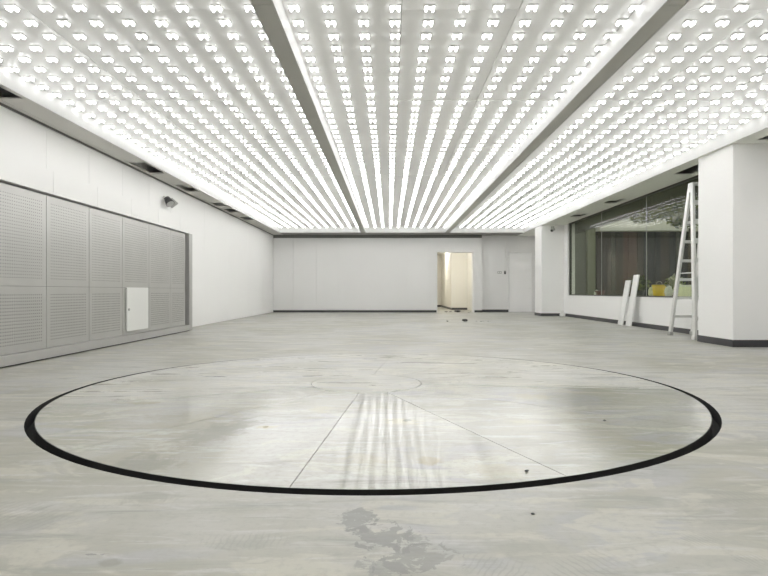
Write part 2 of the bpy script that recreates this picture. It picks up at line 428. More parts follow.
# ---- window: sill, dark frame, glass panes
def glass_mat():
    m, N, L, b = new_mat('dusty_window_glass')
    N.remove(b)
    out = N['Material Output']
    tr = N.new('ShaderNodeBsdfTransparent'); tr.inputs[0].default_value = (0.88, 0.90, 0.83, 1)
    gl = N.new('ShaderNodeBsdfGlossy'); gl.inputs['Roughness'].default_value = 0.02
    fr = N.new('ShaderNodeFresnel'); fr.inputs[0].default_value = 1.17
    mx = N.new('ShaderNodeMixShader')
    gg = N.new('ShaderNodeNewGeometry'); om = N.new('ShaderNodeMath'); om.operation = 'SUBTRACT'; om.inputs[0].default_value = 1.0
    ml = N.new('ShaderNodeMath'); ml.operation = 'MULTIPLY'
    L.new(gg.outputs['Backfacing'], om.inputs[1]); L.new(fr.outputs[0], ml.inputs[0]); L.new(om.outputs[0], ml.inputs[1])
    L.new(ml.outputs[0], mx.inputs[0]); L.new(tr.outputs[0], mx.inputs[1]); L.new(gl.outputs[0], mx.inputs[2])
    df = N.new('ShaderNodeBsdfDiffuse'); df.inputs[0].default_value = (0.55, 0.55, 0.47, 1)
    g = N.new('ShaderNodeNewGeometry'); mp = N.new('ShaderNodeMapping'); mp.inputs['Scale'].default_value = (1, 5, 0.18)
    n = N.new('ShaderNodeTexNoise'); n.inputs['Scale'].default_value = 3.5; n.inputs['Detail'].default_value = 6
    r = N.new('ShaderNodeMapRange'); r.inputs[1].default_value = 0.42; r.inputs[2].default_value = 0.75
    r.inputs[3].default_value = 0.01; r.inputs[4].default_value = 0.06
    L.new(g.outputs['Position'], mp.inputs[0]); L.new(mp.outputs[0], n.inputs['Vector']); L.new(n.outputs['Fac'], r.inputs[0])
    m2 = N.new('ShaderNodeMixShader')
    L.new(r.outputs[0], m2.inputs[0]); L.new(mx.outputs[0], m2.inputs[1]); L.new(df.outputs[0], m2.inputs[2])
    L.new(m2.outputs[0], out.inputs[0])
    return m
M['glass'] = glass_mat()
win = struct(MB().box(XR - 0.02, XR + 0.25, YW0, YW1, 0.74, 0.752).build('window_1', M['white']))
MB().box(XR + 0.05, XR + 0.12, YW1 - 0.06, YW1, 0.752, ZS + 0.02).box(XR + 0.05, XR + 0.12, YW0, YW1, 0.752, 0.785) \
    .box(XR + 0.05, XR + 0.12, YW0, YW1, ZS - 0.03, ZS + 0.02).build('window_frame', M['frame_dark'], win)
ys = [YW0 + 0.01, 11.1 * K, 14.04 * K, 17.0 * K, YW1 - 0.06]
for a, b in zip(ys[:-1], ys[1:]):
    MB().box(XR + 0.08, XR + 0.09, a + 0.006, b - 0.006, 0.785, ZS - 0.03).build('pane', M['glass'], win)
    if b < YW1 - 0.1:
        MB().box(XR + 0.076, XR + 0.094, b - 0.006, b + 0.006, 0.785, ZS - 0.03).build('pane_joint', M['grey_plastic'], win)

# ---- soffits: rails plus removable panels, some missing
def soffit_strip(x0, x1, px0, px1, y0, y1, holes, raised, pitch, sm):
    if x0 < px0: MB().box(x0, px0, y0, y1, ZS, ZS + 0.03).build('soffit_rail', M[sm], ceiling)
    MB().box(px1, x1, y0, y1, ZS, ZS + 0.03).build('soffit_rail', M[sm], ceiling)
    cuts = sorted(set([y0, y1] + [v for h in holes + raised for v in h[:2]]))
    for a, b in zip(cuts[:-1], cuts[1:]):
        if any(abs(a - h[0]) < 1e-6 for h in holes): continue
        rz = [r[2] for r in raised if abs(a - r[0]) < 1e-6]
        if rz:
            MB().box(px0, px1, a, b, ZS + rz[0], ZS + rz[0] + 0.02).build('soffit_panel', M[sm], ceiling)
            continue
        n = max(1, round((b - a) / pitch)); s = (b - a) / n
        for i in range(n):
            MB().box(px0 + 0.002, px1 - 0.002, a + i * s + 0.002, a + (i + 1) * s - 0.002, ZS + 0.002, ZS + 0.02).build('soffit_panel', M[sm], ceiling)
XA, XB = -4.43, 5.46           # outer edges of the light boxes
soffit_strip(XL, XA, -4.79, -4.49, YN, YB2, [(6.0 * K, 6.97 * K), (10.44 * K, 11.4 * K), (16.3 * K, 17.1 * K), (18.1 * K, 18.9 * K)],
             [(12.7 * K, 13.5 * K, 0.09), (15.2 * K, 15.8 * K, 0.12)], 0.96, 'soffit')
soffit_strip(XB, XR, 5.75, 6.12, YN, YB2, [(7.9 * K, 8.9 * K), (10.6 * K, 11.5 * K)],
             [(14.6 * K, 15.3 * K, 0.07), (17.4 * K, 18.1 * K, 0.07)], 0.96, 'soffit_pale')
MB().box(XA, XB, YE, YB2, ZS, ZS + 0.03).build('soffit_panel', M['soffit_shade'], ceiling)  # behind the light boxes: shading painted in as a darker soffit grey
MB().box(XA, XB, YN, YS - 0.02, ZS, ZS + 0.03).build('soffit_panel', M['soffit'], ceiling)

# ---- dark beams between the light boxes (segments butt-jointed)
bx = [(-1.12, -0.958), (2.268, 2.43)]
for n_, (a, b) in enumerate(bx):
    t = struct(MB().box(a + 0.01, b - 0.01, YS, YE + 0.02, ZS + 0.02, ZL + 0.1).build('trim_%d' % (n_ + 1), M['beam']))
    y = 7.75 * K - 12
    while y < YE:
        y2 = y + 3.0
        s0, s1 = max(y, YS), min(y2, YE + 0.02)
        if s1 - s0 > 0.05:
            MB().box(a, b, s0 + 0.003, s1 - 0.003, ZS, ZS + 0.02).build('beam_segment', M['beam'], t)
        y = y2

# ------------------------------------------------------------------ ceiling light boxes
def module_geo():
    """LED module in local coordinates, hanging below z=0: (verts, faces, material index)"""
    V, Fc, Mi = [], [], []
    def frustum(x0, x1, y0, y1, zt, zb, ins, mat):
        k = len(V)
        V.extend([(x0, y0, zt), (x1, y0, zt), (x1, y1, zt), (x0, y1, zt),
                  (x0 + ins, y0 + ins, zb), (x1 - ins, y0 + ins, zb), (x1 - ins, y1 - ins, zb), (x0 + ins, y1 - ins, zb)])
        for q in ((4, 7, 6, 5), (0, 4, 5, 1), (1, 5, 6, 2), (2, 6, 7, 3), (3, 7, 4, 0)):
            Fc.append([k + i for i in q]); Mi.append(mat)
    frustum(-0.052, 0.052, -0.040, 0.040, 0.0, -0.010, 0.003, 0)
    frustum(-0.044, -0.019, -0.033, 0.033, -0.010, -0.034, 0.005, 1)
    frustum(0.019, 0.044, -0.033, 0.033, -0.010, -0.034, 0.005, 1)
    frustum(-0.019, 0.019, -0.008, 0.008, -0.010, -0.020, 0.003, 1)
    return V, Fc, Mi
MV, MF, MM = module_geo()
mod_me = bpy.data.meshes.new('led_module')
mod_me.from_pydata(MV, [], MF)
mod_me.materials.append(M['led_body']); mod_me.materials.append(M['led'])
mod_me.polygons.foreach_set('material_index', MM)
PY, PX = 0.285 * K, 0.3095
Y0M = 5.154 * K
def light_box(x0, x1, rows, label):
    t = empty('ceiling_light_box', ((x0 + x1) / 2, (YS + YE) / 2, ZL + 0.05), label, 'ceiling light', 'open LED light boxes in the ceiling')
    th = 0.02
    for (a, b, c, d) in ((x0 - th, x0, YS - th, YE + th), (x1, x1 + th, YS - th, YE + th), (x0, x1, YS - th, YS), (x0, x1, YE, YE + th)):
        f = MB().box(a, b, c, d, ZS + 0.031, ZL + 0.06).build('fascia', M['fascia'], t)
    # small stepped lip at the lower edge
    MB().box(x0, x0 + 0.012, YS, YE, ZS - 0.004, ZS + 0.055).build('lip', M['fascia'], t)
    MB().box(x1 - 0.012, x1, YS, YE, ZS - 0.004, ZS + 0.055).build('lip', M['fascia'], t)
    MB().box(x0 + 0.012, x1 - 0.012, YE - 0.012, YE, ZS - 0.004, ZS + 0.055).build('lip', M['fascia'], t)
    # lining sheets with open joints
    nx, pl = 3, 2.44
    w = (x1 - x0) / nx
    y = 10.2 * K - 6 * pl
    while y < YE:
        for i in range(nx):
            s0, s1 = max(y, YS), min(y + pl, YE)
            if s1 - s0 < 0.05: continue
            dz = random.uniform(0, 0.006)
            MB().box(x0 + i * w + 0.002, x0 + (i + 1) * w - 0.002, s0 + 0.002, s1 - 0.002, ZL + dz, ZL + dz + 0.012).build('lining_sheet', M['backing'], t)
        y += pl
    MB().box(x0, x1, YS, YE, ZL + 0.03, ZL + 0.06).build('backing', M['cavity'], t)
    # LED modules
    pos = []
    k0 = -int((Y0M - YS - 0.1) / PY)
    k1 = int((YE - 0.08 - Y0M) / PY)
    for k in range(k0, k1 + 1):
        for r in rows:
            pos.append((r + random.uniform(-0.006, 0.006), Y0M + k * PY + random.uniform(-0.006, 0.006), random.uniform(-0.06, 0.06)))
    def vis(p):
        u = 389 + p[0] / max(p[1], 0.1) * F
        return p[1] > 4.8 and -5 < u < 773
    near = sorted([p for p in pos if vis(p)], key=lambda p: p[1])[:300]
    ns = set(near)
    for p in near:
        o = bpy.data.objects.new('led_module', mod_me); C.objects.link(o)
        o.parent = t; o.matrix_parent_inverse = Matrix.Translation(t.location).inverted()
        o.location = (p[0], p[1], ZL); o.rotation_euler = (0, 0, p[2])
    V, Fc, Mi = [], [], []
    for p in pos:
        if p in ns: continue
        c, s = math.cos(p[2]), math.sin(p[2]); b = len(V)
        V.extend([(p[0] + v[0] * c - v[1] * s, p[1] + v[0] * s + v[1] * c, ZL + v[2]) for v in MV])
        Fc.extend([[b + i for i in f] for f in MF]); Mi.extend(MM)
    me = bpy.data.meshes.new('led_modules'); me.from_pydata(V, [], Fc)
    me.materials.append(M['led_body']); me.materials.append(M['led']); me.polygons.foreach_set('material_index', Mi)
    o = link('led_module_field', me, []); o.parent = t; o.matrix_parent_inverse = Matrix.Translation(t.location).inverted()
    o['kind'] = 'stuff'
    return t
light_box(XA, -1.12, [-1.255 - PX * i for i in range(11)], 'long white ceiling light box studded with LEDs above the left wall')
light_box(-0.958, 2.268, [-0.866 + PX * i for i in range(11)], 'long white ceiling light box studded with LEDs, middle one between the dark beams')
light_box(2.43, XB, [2.575 + PX * i for i in range(10)], 'long white ceiling light box studded with LEDs above the window wall')

# ------------------------------------------------------------------ turntable in the pit
TH = 0.006
HC = (-0.22, 5.42); HR = 0.53
tt = empty('turntable', (TC[0], TC[1], -0.06), 'round concrete car turntable framed by a black ring gap', 'turntable')
MB().prism([(TC[0] + RI * math.cos(2 * PI * i / 96), TC[1] + RI * math.sin(2 * PI * i / 96)) for i in range(96)], -0.088, -0.002).build('base_plate', M['rubber'], tt)
er = MB()
for i in range(96):
    a0, a1 = 2 * PI * i / 96, 2 * PI * (i + 1) / 96
    er.prism([(TC[0] + r * math.cos(t), TC[1] + r * math.sin(t)) for r, t in ((RI + 0.001, a0), (RI + 0.006, a0), (RI + 0.006, a1), (RI + 0.001, a1))], -0.08, 0.0055)
er.build('edge_band', M['rubber'], tt)
def disc_hit(t):
    dx, dy = math.cos(t), math.sin(t)
    ox, oy = HC[0] - TC[0], HC[1] - TC[1]
    b = ox * dx + oy * dy; c = ox * ox + oy * oy - RI * RI
    k = -b + math.sqrt(b * b - c)
    return (HC[0] + dx * k, HC[1] + dy * k)
seam = [-PI / 2 + math.radians(a) for a in (-34.2, -4.6, 21.5)]
rest = (2 * PI - math.radians(55.7)) / 10
seam += [seam[2] + rest * (i + 1) for i in range(9)]
for i in range(len(seam)):
    a, b = seam[i], seam[(i + 1) % len(seam)]
    if b < a: b += 2 * PI
    n = 14
    g = 0.0022
    out = []
    for j in range(n + 1):
        t = a + (b - a) * j / n
        p = disc_hit(t)
        if j == 0: p = (p[0] - math.sin(t) * g, p[1] + math.cos(t) * g)
        if j == n: p = (p[0] + math.sin(t) * g, p[1] - math.cos(t) * g)
        out.append(p)
    inn = []
    for j in range(n + 1):
        t = a + (b - a) * j / n
        p = (HC[0] + (HR + 0.006) * math.cos(t), HC[1] + (HR + 0.006) * math.sin(t))
        if j == 0: p = (p[0] - math.sin(t) * g, p[1] + math.cos(t) * g)
        if j == n: p = (p[0] + math.sin(t) * g, p[1] - math.cos(t) * g)
        inn.append(p)
    MB().prism(out + inn[::-1], -0.002, TH).build('deck_plate', M['disc_gloss'] if i == 1 else M['disc_semi'] if i in (0, 2, 3, 11) else M['disc'], tt)
MB().prism([(HC[0] + HR * math.cos(2 * PI * i / 48), HC[1] + HR * math.sin(2 * PI * i / 48)) for i in range(48)], -0.002, TH).build('hub_plate', M['disc'], tt)

# ------------------------------------------------------------------ grille enclosure along the left wall
XF = -4.48                     # front plane
gy = [K * (7.51 + 1.07 * i) for i in range(-5, 5)]
gend = K * 12.62
JY0, JY1 = K * 12.74, K * 12.94
GY0 = gy[0]
en = empty('grille_enclosure', (-4.68, (GY0 + JY1) / 2, 0), 'long grey perforated metal enclosure along the left wall', 'ventilation grille')
MB().box(XL + 0.004, XF, GY0 - 0.15, JY1, 0.018, 0.14, bevel=0.004).build('plinth', M['steel'], en)
MB().box(XL + 0.004, XF - 0.05, GY0 - 0.1, JY1 - 0.05, 0.0, 0.018).build('plinth_foot', M['black'], en)
MB().box(XL + 0.004, XF, JY0, JY1, 0.14, 2.19, bevel=0.004).build('jamb', M['steel'], en)
MB().box(XL + 0.004, XF, GY0 - 0.15, GY0 - 0.02, 0.14, 2.19, bevel=0.004).build('jamb', M['steel'], en)
MB().box(XL + 0.004, XF - 0.13, GY0 - 0.02, JY0, 0.14, 2.19).build('backing', M['cavity'], en)
yy = GY0 - 0.15
hcuts = [GY0 - 0.15] + [K * (7.58 + 1.15 * i) for i in range(-4, 5)] + [JY1]
for a, b in zip(hcuts[:-1], hcuts[1:]):
    MB().box(XL + 0.004, XF, a + 0.002, b - 0.002, 2.19, 2.50).build('header_panel', M['white'], en)

def perforated(w, h, name, hole):
    """sheet in local y (0..w) and z (0..h), facing +x, with folded rims"""
    pitch, mg = 0.040, 0.075
    def lines(L_):
        n = int((L_ - 2 * mg) / pitch); s = (L_ - n * pitch) / 2
        ls, isn = [0.0], []
        for i in range(n):
            a = s + i * pitch + (pitch - hole) / 2
            ls += [a, a + hole]; isn += [False, True]
        ls.append(L_); isn.append(False)
        return ls, isn
    ly, hy = lines(w); lz, hz = lines(h)
    V = [(0, y, z) for z in lz for y in ly]; n = len(ly); Fc = []
    for j in range(len(lz) - 1):
        for i in range(n - 1):
            if hy[i] and hz[j]: continue
            Fc.append((j * n + i, j * n + i + 1, (j + 1) * n + i + 1, (j + 1) * n + i))
    k = len(V)
    V += [(0, 0, 0), (0, w, 0), (0, w, h), (0, 0, h), (-0.03, 0, 0), (-0.03, w, 0), (-0.03, w, h), (-0.03, 0, h)]
    for q in ((0, 1, 5, 4), (1, 2, 6, 5), (2, 3, 7, 6), (3, 0, 4, 7)): Fc.append([k + i for i in q])
    me = bpy.data.meshes.new(name); me.from_pydata(V, [], Fc); me.materials.append(M['sheet'])
    return me
W = 1.07 * K - 0.010
up_me, lo_me = perforated(W, 1.205, 'upper_sheet', 0.012), perforated(W, 0.812, 'lower_sheet', 0.014)
for i, y in enumerate(gy):
    sy = 1.0 if y + W < gend + 0.02 else (gend - y) / W
    for me, z in ((up_me, 0.962), (lo_me, 0.146)):
        o = link('perforated_sheet', me, [], en)
        o.matrix_parent_inverse = Matrix.Translation(en.location).inverted()
        o.location = (XF - 0.05, y + 0.005, z); o.scale = (1, sy, 1)
hy0, hy1 = K * 9.76, K * 10.62
ha = MB().box(XF - 0.046, XF - 0.02, hy0, hy1, 0.205, 0.962, bevel=0.006).build('access_hatch', M['hatch'], en)
ha['label'] = 'white access hatch'
o = MB().tube((XF - 0.02, hy0 + 0.06, 0.58), (XF - 0.008, hy0 + 0.06, 0.58), 0.022).build('latch', M['grey_plastic'], ha)

# ------------------------------------------------------------------ step ladder by the near pillar
def ladder():
    t = empty('step_ladder', (5.93, 11.0 * K, 0), 'tall white aluminium step ladder standing open beside the near pillar', 'ladder')
    ya = 10.98 * K; zt = 2.96
    top = {-1: (5.845, ya), 1: (6.125, ya)}
    for sec, fy, xl, xr, label in ((0, 11.6 * K, 5.745, 6.20, 'far'), (1, 10.46 * K, 5.635, 6.165, 'near')):
        off = 0.035 if sec == 0 else -0.035
        fl, fr = Vector((xl, fy, 0.03)), Vector((xr, fy, 0.03))
        tl, tr = Vector((5.845, ya + off, zt)), Vector((6.125, ya + off, zt))
        for a, b in ((fl, tl), (fr, tr)):
            MB().bar(a, b, 0.095, 0.048, up=(1, 0, 0), bevel=0.008).build('rail', M['alu'], t)
            MB().box(a.x - 0.04, a.x + 0.04, a.y - 0.055, a.y + 0.055, 0, 0.075, bevel=0.012).build('foot', M['grey_plastic'] if sec == 0 else M['alu'], t)
        for i in range(7):
            k = (0.36 + 0.375 * i) / zt
            p, q = fl.lerp(tl, k), fr.lerp(tr, k)
            MB().bar(p, q, 0.065, 0.055, bevel=0.006).build('rung', M['alu'], t)
    MB().box(5.82, 6.15, ya - 0.08, ya + 0.08, zt - 0.01, zt + 0.03, bevel=0.006).build('top_cap', M['alu'], t)
    for x in (5.82, 6.15):
        MB().tube((x - 0.012, ya, zt - 0.10), (x + 0.012, ya, zt - 0.10), 0.05).build('hinge', M['alu'], t)
    for x in (5.79, 6.14):
        MB().bar((x, 10.72 * K, 1.25), (x, 11.28 * K, 1.25), 0.012, 0.02).build('spreader', M['alu'], t)
    return t
ladder()

# two white boards leaning on the window wall
def board(yc, hgt, label, w=0.30):
    a = math.atan2(0.215, hgt)
    L_ = hgt / math.cos(a)
    t = empty('leaning_board', (6.04, yc, 0), label, 'board', 'white boards leaning under the window')
    m = Matrix.Translation((6.035, yc, 0.0)) @ Matrix.Rotation(a, 4, 'Y')
    MB().box(0, 0.028, -w / 2, w / 2, 0.012, L_, 0, m, 0.003).build('panel', M['board'], t)
    MB().box(-0.004, 0.0, -w / 2 + 0.03, -w / 2 + 0.055, 0.02, L_ - 0.01, 0, m).build('edge_strip', M['white_plastic'], t)
    MB().box(-0.004, 0.0, w / 2 - 0.055, w / 2 - 0.03, 0.02, L_ - 0.01, 0, m).build('edge_strip', M['white_plastic'], t)
    return t
board(14.86 * K, 1.18, 'shorter of the two white boards leaning on the wall under the window')
board(14.36 * K, 1.31, 'taller of the two white boards leaning on the wall under the window')

# ------------------------------------------------------------------ wall-mounted devices
def emergency_light():
    y, z = 12.35 * K, 2.86
    t = empty('twin_spot_lamp', (XL, y, z), 'small grey twin-head lamp mounted high on the left wall', 'wall lamp')
    MB().box(XL, XL + 0.05, y - 0.09, y + 0.09, z - 0.02, z + 0.10, bevel=0.008).build('housing', M['white_plastic'], t)
    for s in (-1, 1):
        c = Vector((XL + 0.12, y + s * 0.10, z - 0.01))
        d = Vector((0.55, s * 0.30, -0.75)).normalized()
        MB().tube((XL + 0.03, c.y, z + 0.04), c, 0.012).build('bracket', M['dark_plastic'], t)
        h = MB().tube(c - d * 0.07, c + d * 0.10, 0.06, 0.092, 18).build('lamp_head', M['dark_plastic' if s < 0 else 'grey_plastic'], t)
        MB().tube(c + d * 0.10, c + d * 0.106, 0.083, 0.08, 18).build('lens', M['grey_plastic'], h)
emergency_light()

def camera_dome():
    x, y, z = 5.87, P2[0], 3.06
    t = empty('security_camera', (x, y, z + 0.1), 'small grey security camera at the top of the far pillar', 'camera')
    MB().box(x - 0.06, x + 0.06, y - 0.02, y, z + 0.04, z + 0.16, bevel=0.006).build('mount', M['grey_plastic'], t)
    MB().bar((x, y - 0.01, z + 0.10), (x - 0.02, y - 0.12, z + 0.04), 0.03, 0.03).build('arm', M['grey_plastic'], t)
    d = Vector((-0.55, -0.75, -0.28)).normalized(); c = Vector((x - 0.02, y - 0.13, z + 0.02))
    MB().tube(c - d * 0.10, c + d * 0.12, 0.05, 0.055, 18).build('housing', M['grey_plastic'], t)
    MB().tube(c + d * 0.12, c + d * 0.125, 0.04, 0.04, 18).build('lens', M['dark_plastic'], t)
camera_dome()

t = empty('card_reader', (4.940, YB2, 1.62), 'small black card reader on the wall beside the flush door', 'card reader')
MB().box(4.900, 4.980, YB2 - 0.03, YB2, 1.62, 1.76, bevel=0.006).build('body', M['dark_plastic'], t)
MB().box(4.920, 4.960, YB2 - 0.034, YB2 - 0.03, 1.70, 1.74).build('window', M['grey_plastic'], t)
t = empty('switch_plate', (4.720, YB2, 1.64), 'pale grey switch plate left of the black card reader', 'switch')
MB().box(4.620, 4.800, YB2 - 0.012, YB2, 1.64, 1.74, bevel=0.003).build('plate', M['grey_plastic'], t)
for x in (4.670, 4.750):
    MB().box(x - 0.025, x + 0.025, YB2 - 0.018, YB2 - 0.012, 1.665, 1.715).build('rocker', M['white_plastic'], t)
t = setp(MB().box(4.955, 4.985, YB2 - 0.02, YB2, 1.76, 3.0).build('wall_conduit', M['white_plastic']), 'thin white conduit rising from the black card reader', 'conduit')

# ------------------------------------------------------------------ debris
def lump(name, x, y, r, sq, mat, label, cat, seed, group=None, sub=2, amp=0.22):
    o = MB().blob((x, y, r * sq[2]), r, seed, amp, 0, sub, sq).build(name, M[mat])
    zmin = min(v.co.z for v in o.data.vertices)
    o.location.z = -zmin
    return setp(o, label, cat, group)
t = empty('crumpled_bag', (6.02, 19.7 * K, 0), 'small crumpled white bag on the floor by the far pillar', 'bag')
b1 = MB().blob((6.02, 19.7 * K, 0.075), 0.11, 3, 0.22, 0, 3, (0.9, 0.8, 0.75)).build('sack', M['white_plastic'], t)
MB().blob((6.0, 19.66 * K, 0.17), 0.04, 5, 0.3, 0, 2, (1, 1, 1.2)).build('knot', M['white_plastic'], t)
lump('dark_rag', 2.24, 16.75 * K, 0.085, (1.0, 0.9, 0.42), 'dark_plastic', 'dark crumpled rag on the floor in front of the doorway', 'rag', 11, None, 3)
lump('rubble_piece', 1.72, 16.7 * K, 0.03, (1.2, 1, 0.6), 'grey_plastic', 'tiny grey rubble piece left of the dark rag', 'rubble', 12, 'rubble near the doorway')
for i, (x, d, r, dark, lab) in enumerate([
        (2.42, 24.05, 0.05, 1, 'flat dark scrap on the doorway threshold, left end'), (2.62, 24.2, 0.045, 1, 'dark scrap on the doorway threshold, second from left'),
        (2.88, 23.9, 0.075, 1, 'largest dark scrap at the middle of the doorway threshold'), (3.12, 24.15, 0.045, 0, 'grey scrap on the doorway threshold, right of the largest'),
        (3.34, 23.7, 0.04, 0, 'grey scrap on the doorway threshold, right end')]):
    lump('floor_scrap', x, d * K, r, (1.6, 1.0, 0.35 if r < 0.07 else 0.6), 'dark_plastic' if dark else 'grey_plastic', lab, 'debris', 20 + i, 'scraps on the doorway threshold')
for i, (x, d, r) in enumerate([(2.58, 16.75, 0.02), (2.70, 16.6, 0.026), (2.80, 16.8, 0.018), (2.92, 16.7, 0.024), (3.02, 16.85, 0.016)]):
    lump('rubble_piece', x, d * K, r, (1.3, 1, 0.5), 'grey_plastic', 'tiny grey rubble crumb, %s in the row right of the dark rag' % ['first', 'second', 'third', 'fourth', 'fifth'][i], 'rubble', 40 + i, 'crumbs right of the dark rag', 1)
for i, (x, y, r, lab) in enumerate([(0.58, 2.24, 0.007, 'tiny black pebble on the floor in front of the ring gap'), (1.48, 3.82, 0.012, 'tiny black pebble on the right part of the turntable'),
                                    (0.68, 2.75, 0.010, 'tiny black pebble on the turntable edge by the ring gap')]):
    pb = lump('pebble', x, y, r, (1.2, 1, 0.5), 'dark_plastic', lab, 'pebble', 60 + i, 'pebbles on the floor', 1)
    if i: pb.location.z += TH

# ------------------------------------------------------------------ outside the window
M['paving'] = plain('outdoor_paving', (0.30, 0.29, 0.26), 0.8, vary=0.2, scale=2)
M['canopy'] = plain('dark_canopy_underside', (0.085, 0.085, 0.055), 0.7, vary=0.35, scale=2.5)
M['olive'] = plain('olive_grey_render', (0.15, 0.15, 0.11), 0.8, vary=0.12, scale=1.5)
M['olive2'] = plain('olive_post', (0.20, 0.20, 0.125), 0.7, vary=0.1, scale=2)
M['coping'] = plain('pale_stone_coping', (0.62, 0.59, 0.50), 0.8, vary=0.12, scale=2)
M['plank_brown'] = plain('dark_brown_boarding', (0.048, 0.038, 0.031), 0.7, vary=0.25, scale=2, stretch=(4, 4, 0.4))
M['plank_red'] = plain('dull_red_boarding', (0.085, 0.045, 0.037), 0.7, vary=0.25, scale=2, stretch=(4, 4, 0.4))
M['plank_black'] = plain('charcoal_boarding', (0.022, 0.022, 0.023), 0.6, vary=0.25, scale=2, stretch=(4, 4, 0.4))
M['plank_grey'] = plain('grey_boarding', (0.085, 0.082, 0.067), 0.7, vary=0.25, scale=2, stretch=(4, 4, 0.4))
M['leaf'] = plain('olive_green_leaf', (0.20, 0.23, 0.075), 0.6, vary=0.5, scale=6)
M['leaf_pale'] = plain('pale_grey_green_leaf', (0.46, 0.46, 0.36), 0.7, vary=0.4, scale=6)
M['leaf_dark'] = plain('dark_green_leaf', (0.075, 0.10, 0.06), 0.6, vary=0.5, scale=6)
M['bark'] = plain('tree_bark', (0.12, 0.10, 0.075), 0.9, vary=0.3, scale=8)
M['yellow'] = plain('yellow_plastic', (0.95, 0.66, 0.03), 0.4, vary=0.06)
M['cream'] = plain('pale_green_plastic', (0.84, 0.85, 0.66), 0.5, vary=0.06)
M['maroon'] = plain('maroon_glaze', (0.13, 0.05, 0.045), 0.4, vary=0.15)
XO = XR + 0.25
struct(MB().box(XO, 45, -6, 70, -0.15, 0).build('floor_outside', M['paving']))
cn = setp(empty('entrance_canopy', (7.0, 14, ZS), 'dark canopy projecting outside above the window', 'canopy'))
MB().box(XO, 7.66, 4.0, 26.0, ZS, ZS + 0.18).build('slab', M['canopy'], cn)
MB().box(7.66, 7.72, 4.0, 26.0, ZS, ZS + 0.22).build('edge_board', M['canopy'], cn)
# ledge with pots right behind the glass
pl = empty('planter_ledge', (6.95, 15, 0), 'low rendered planter ledge outside along the window', 'planter')
MB().box(XO + 0.06, 7.35, 9.6, 21.0, 0, 0.66).build('body', M['olive'], pl)
MB().box(XO + 0.03, 7.40, 9.55, 21.05, 0.66, 0.70, bevel=0.01).build('capstone', M['coping'], pl)
# boundary wall facing the room, with boarding and pale coping
YF = 27.0 * K
bw = empty('boundary_building', (13, YF, 0), 'dark boarded outbuilding with a pale roof edge seen through the window', 'building')
x = 9.85
i = 0
seq = ['plank_brown', 'plank_brown', 'plank_grey', 'plank_brown', 'plank_red', 'plank_red', 'plank_brown', 'plank_black', 'plank_black', 'plank_black', 'plank_brown', 'plank_black',
       'plank_grey', 'plank_black', 'plank_brown', 'plank_grey', 'plank_brown', 'plank_black', 'plank_grey', 'plank_black', 'plank_brown', 'plank_black', 'plank_grey', 'plank_brown', 'plank_black', 'plank_brown']
while x < 17.5:
    w = (0.42, 0.30, 0.18, 0.36, 0.26)[i % 5]
    MB().box(x + 0.008, x + w - 0.008, YF - (0.02 if i % 3 else 0.05), YF + 0.05, 0, 3.72).build('boarding', M[seq[i % len(seq)]], bw)
    x += w; i += 1
MB().box(9.85, 17.5, YF + 0.05, YF + 3.0, 0, 3.72).build('core', M['plank_black'], bw)
MB().box(9.85, 17.7, YF - 0.5, YF + 3.2, 3.72, 3.88).build('roof_edge', M['coping'], bw)
MB().box(9.88, 17.7, YF - 0.3, YF + 3.2, 3.88, 4.22).build('roof_edge', M['coping'], bw)
ow = empty('olive_wall', (9.0, 26, 0), 'olive grey wall with a lighter post seen at the far end of the window', 'wall')
MB().box(7.9, 9.84, YF + 0.1, YF + 0.5, 0, 6.0).build('panel', M['olive'], ow)
MB().box(9.40, 9.76, YF - 0.15, YF + 0.1, 0, 6.0).build('post', M['olive2'], ow)
MB().box(8.4, 8.48, YF + 0.04, YF + 0.1, 0, 6.0).build('joint_strip', M['frame_dark'], ow)

def foliage(name, c, r, n, leaf, mats, parent, seed, squash=(1, 1, 1)):
    rnd = random.Random(seed); V, Fc, Mi = [], [], []
    for _ in range(n):
        d = Vector((rnd.gauss(0, 1), rnd.gauss(0, 1), rnd.gauss(0, 1))).normalized() * (rnd.random() ** 0.45)
        p = Vector(c) + Vector((d.x * r * squash[0], d.y * r * squash[1], d.z * r * squash[2]))
        a = Vector((rnd.gauss(0, 1), rnd.gauss(0, 1), rnd.gauss(0, 1))).normalized()
        b = a.cross(Vector((rnd.gauss(0, 1), rnd.gauss(0, 1), rnd.gauss(0, 1)))).normalized()
        l = leaf * rnd.uniform(0.6, 1.3); k = len(V)
        V.extend([p - a * l, p + b * l * 0.4, p + a * l, p - b * l * 0.4])
        Fc.append((k, k + 1, k + 2, k + 3)); Mi.append(rnd.randrange(len(mats)))
    me = bpy.data.meshes.new(name); me.from_pydata([tuple(v) for v in V], [], Fc)
    for m in mats: me.materials.append(m)
    me.polygons.foreach_set('material_index', Mi)
    o = link(name, me, [], parent); o['kind'] = 'stuff'
    return o
def tree(x, y, h, r, n, mats, label, seed, leaf=0.14, group='trees outside the window', sq=(1, 1, 0.8)):
    t = empty('tree', (x, y, 0), label, 'tree', group)
    MB().tube((x, y, 0), (x, y, h), 0.07, 0.04, 10).build('trunk', M['bark'], t)
    foliage('crown', (x, y, h), r, n, leaf, mats, t, seed, sq)
tree(11.15, 20.6, 4.0, 1.0, 1500, [M['leaf'], M['leaf'], M['leaf_dark'], M['leaf_pale']], 'olive green leafy tree above the ladder, outside', 1, 0.15)
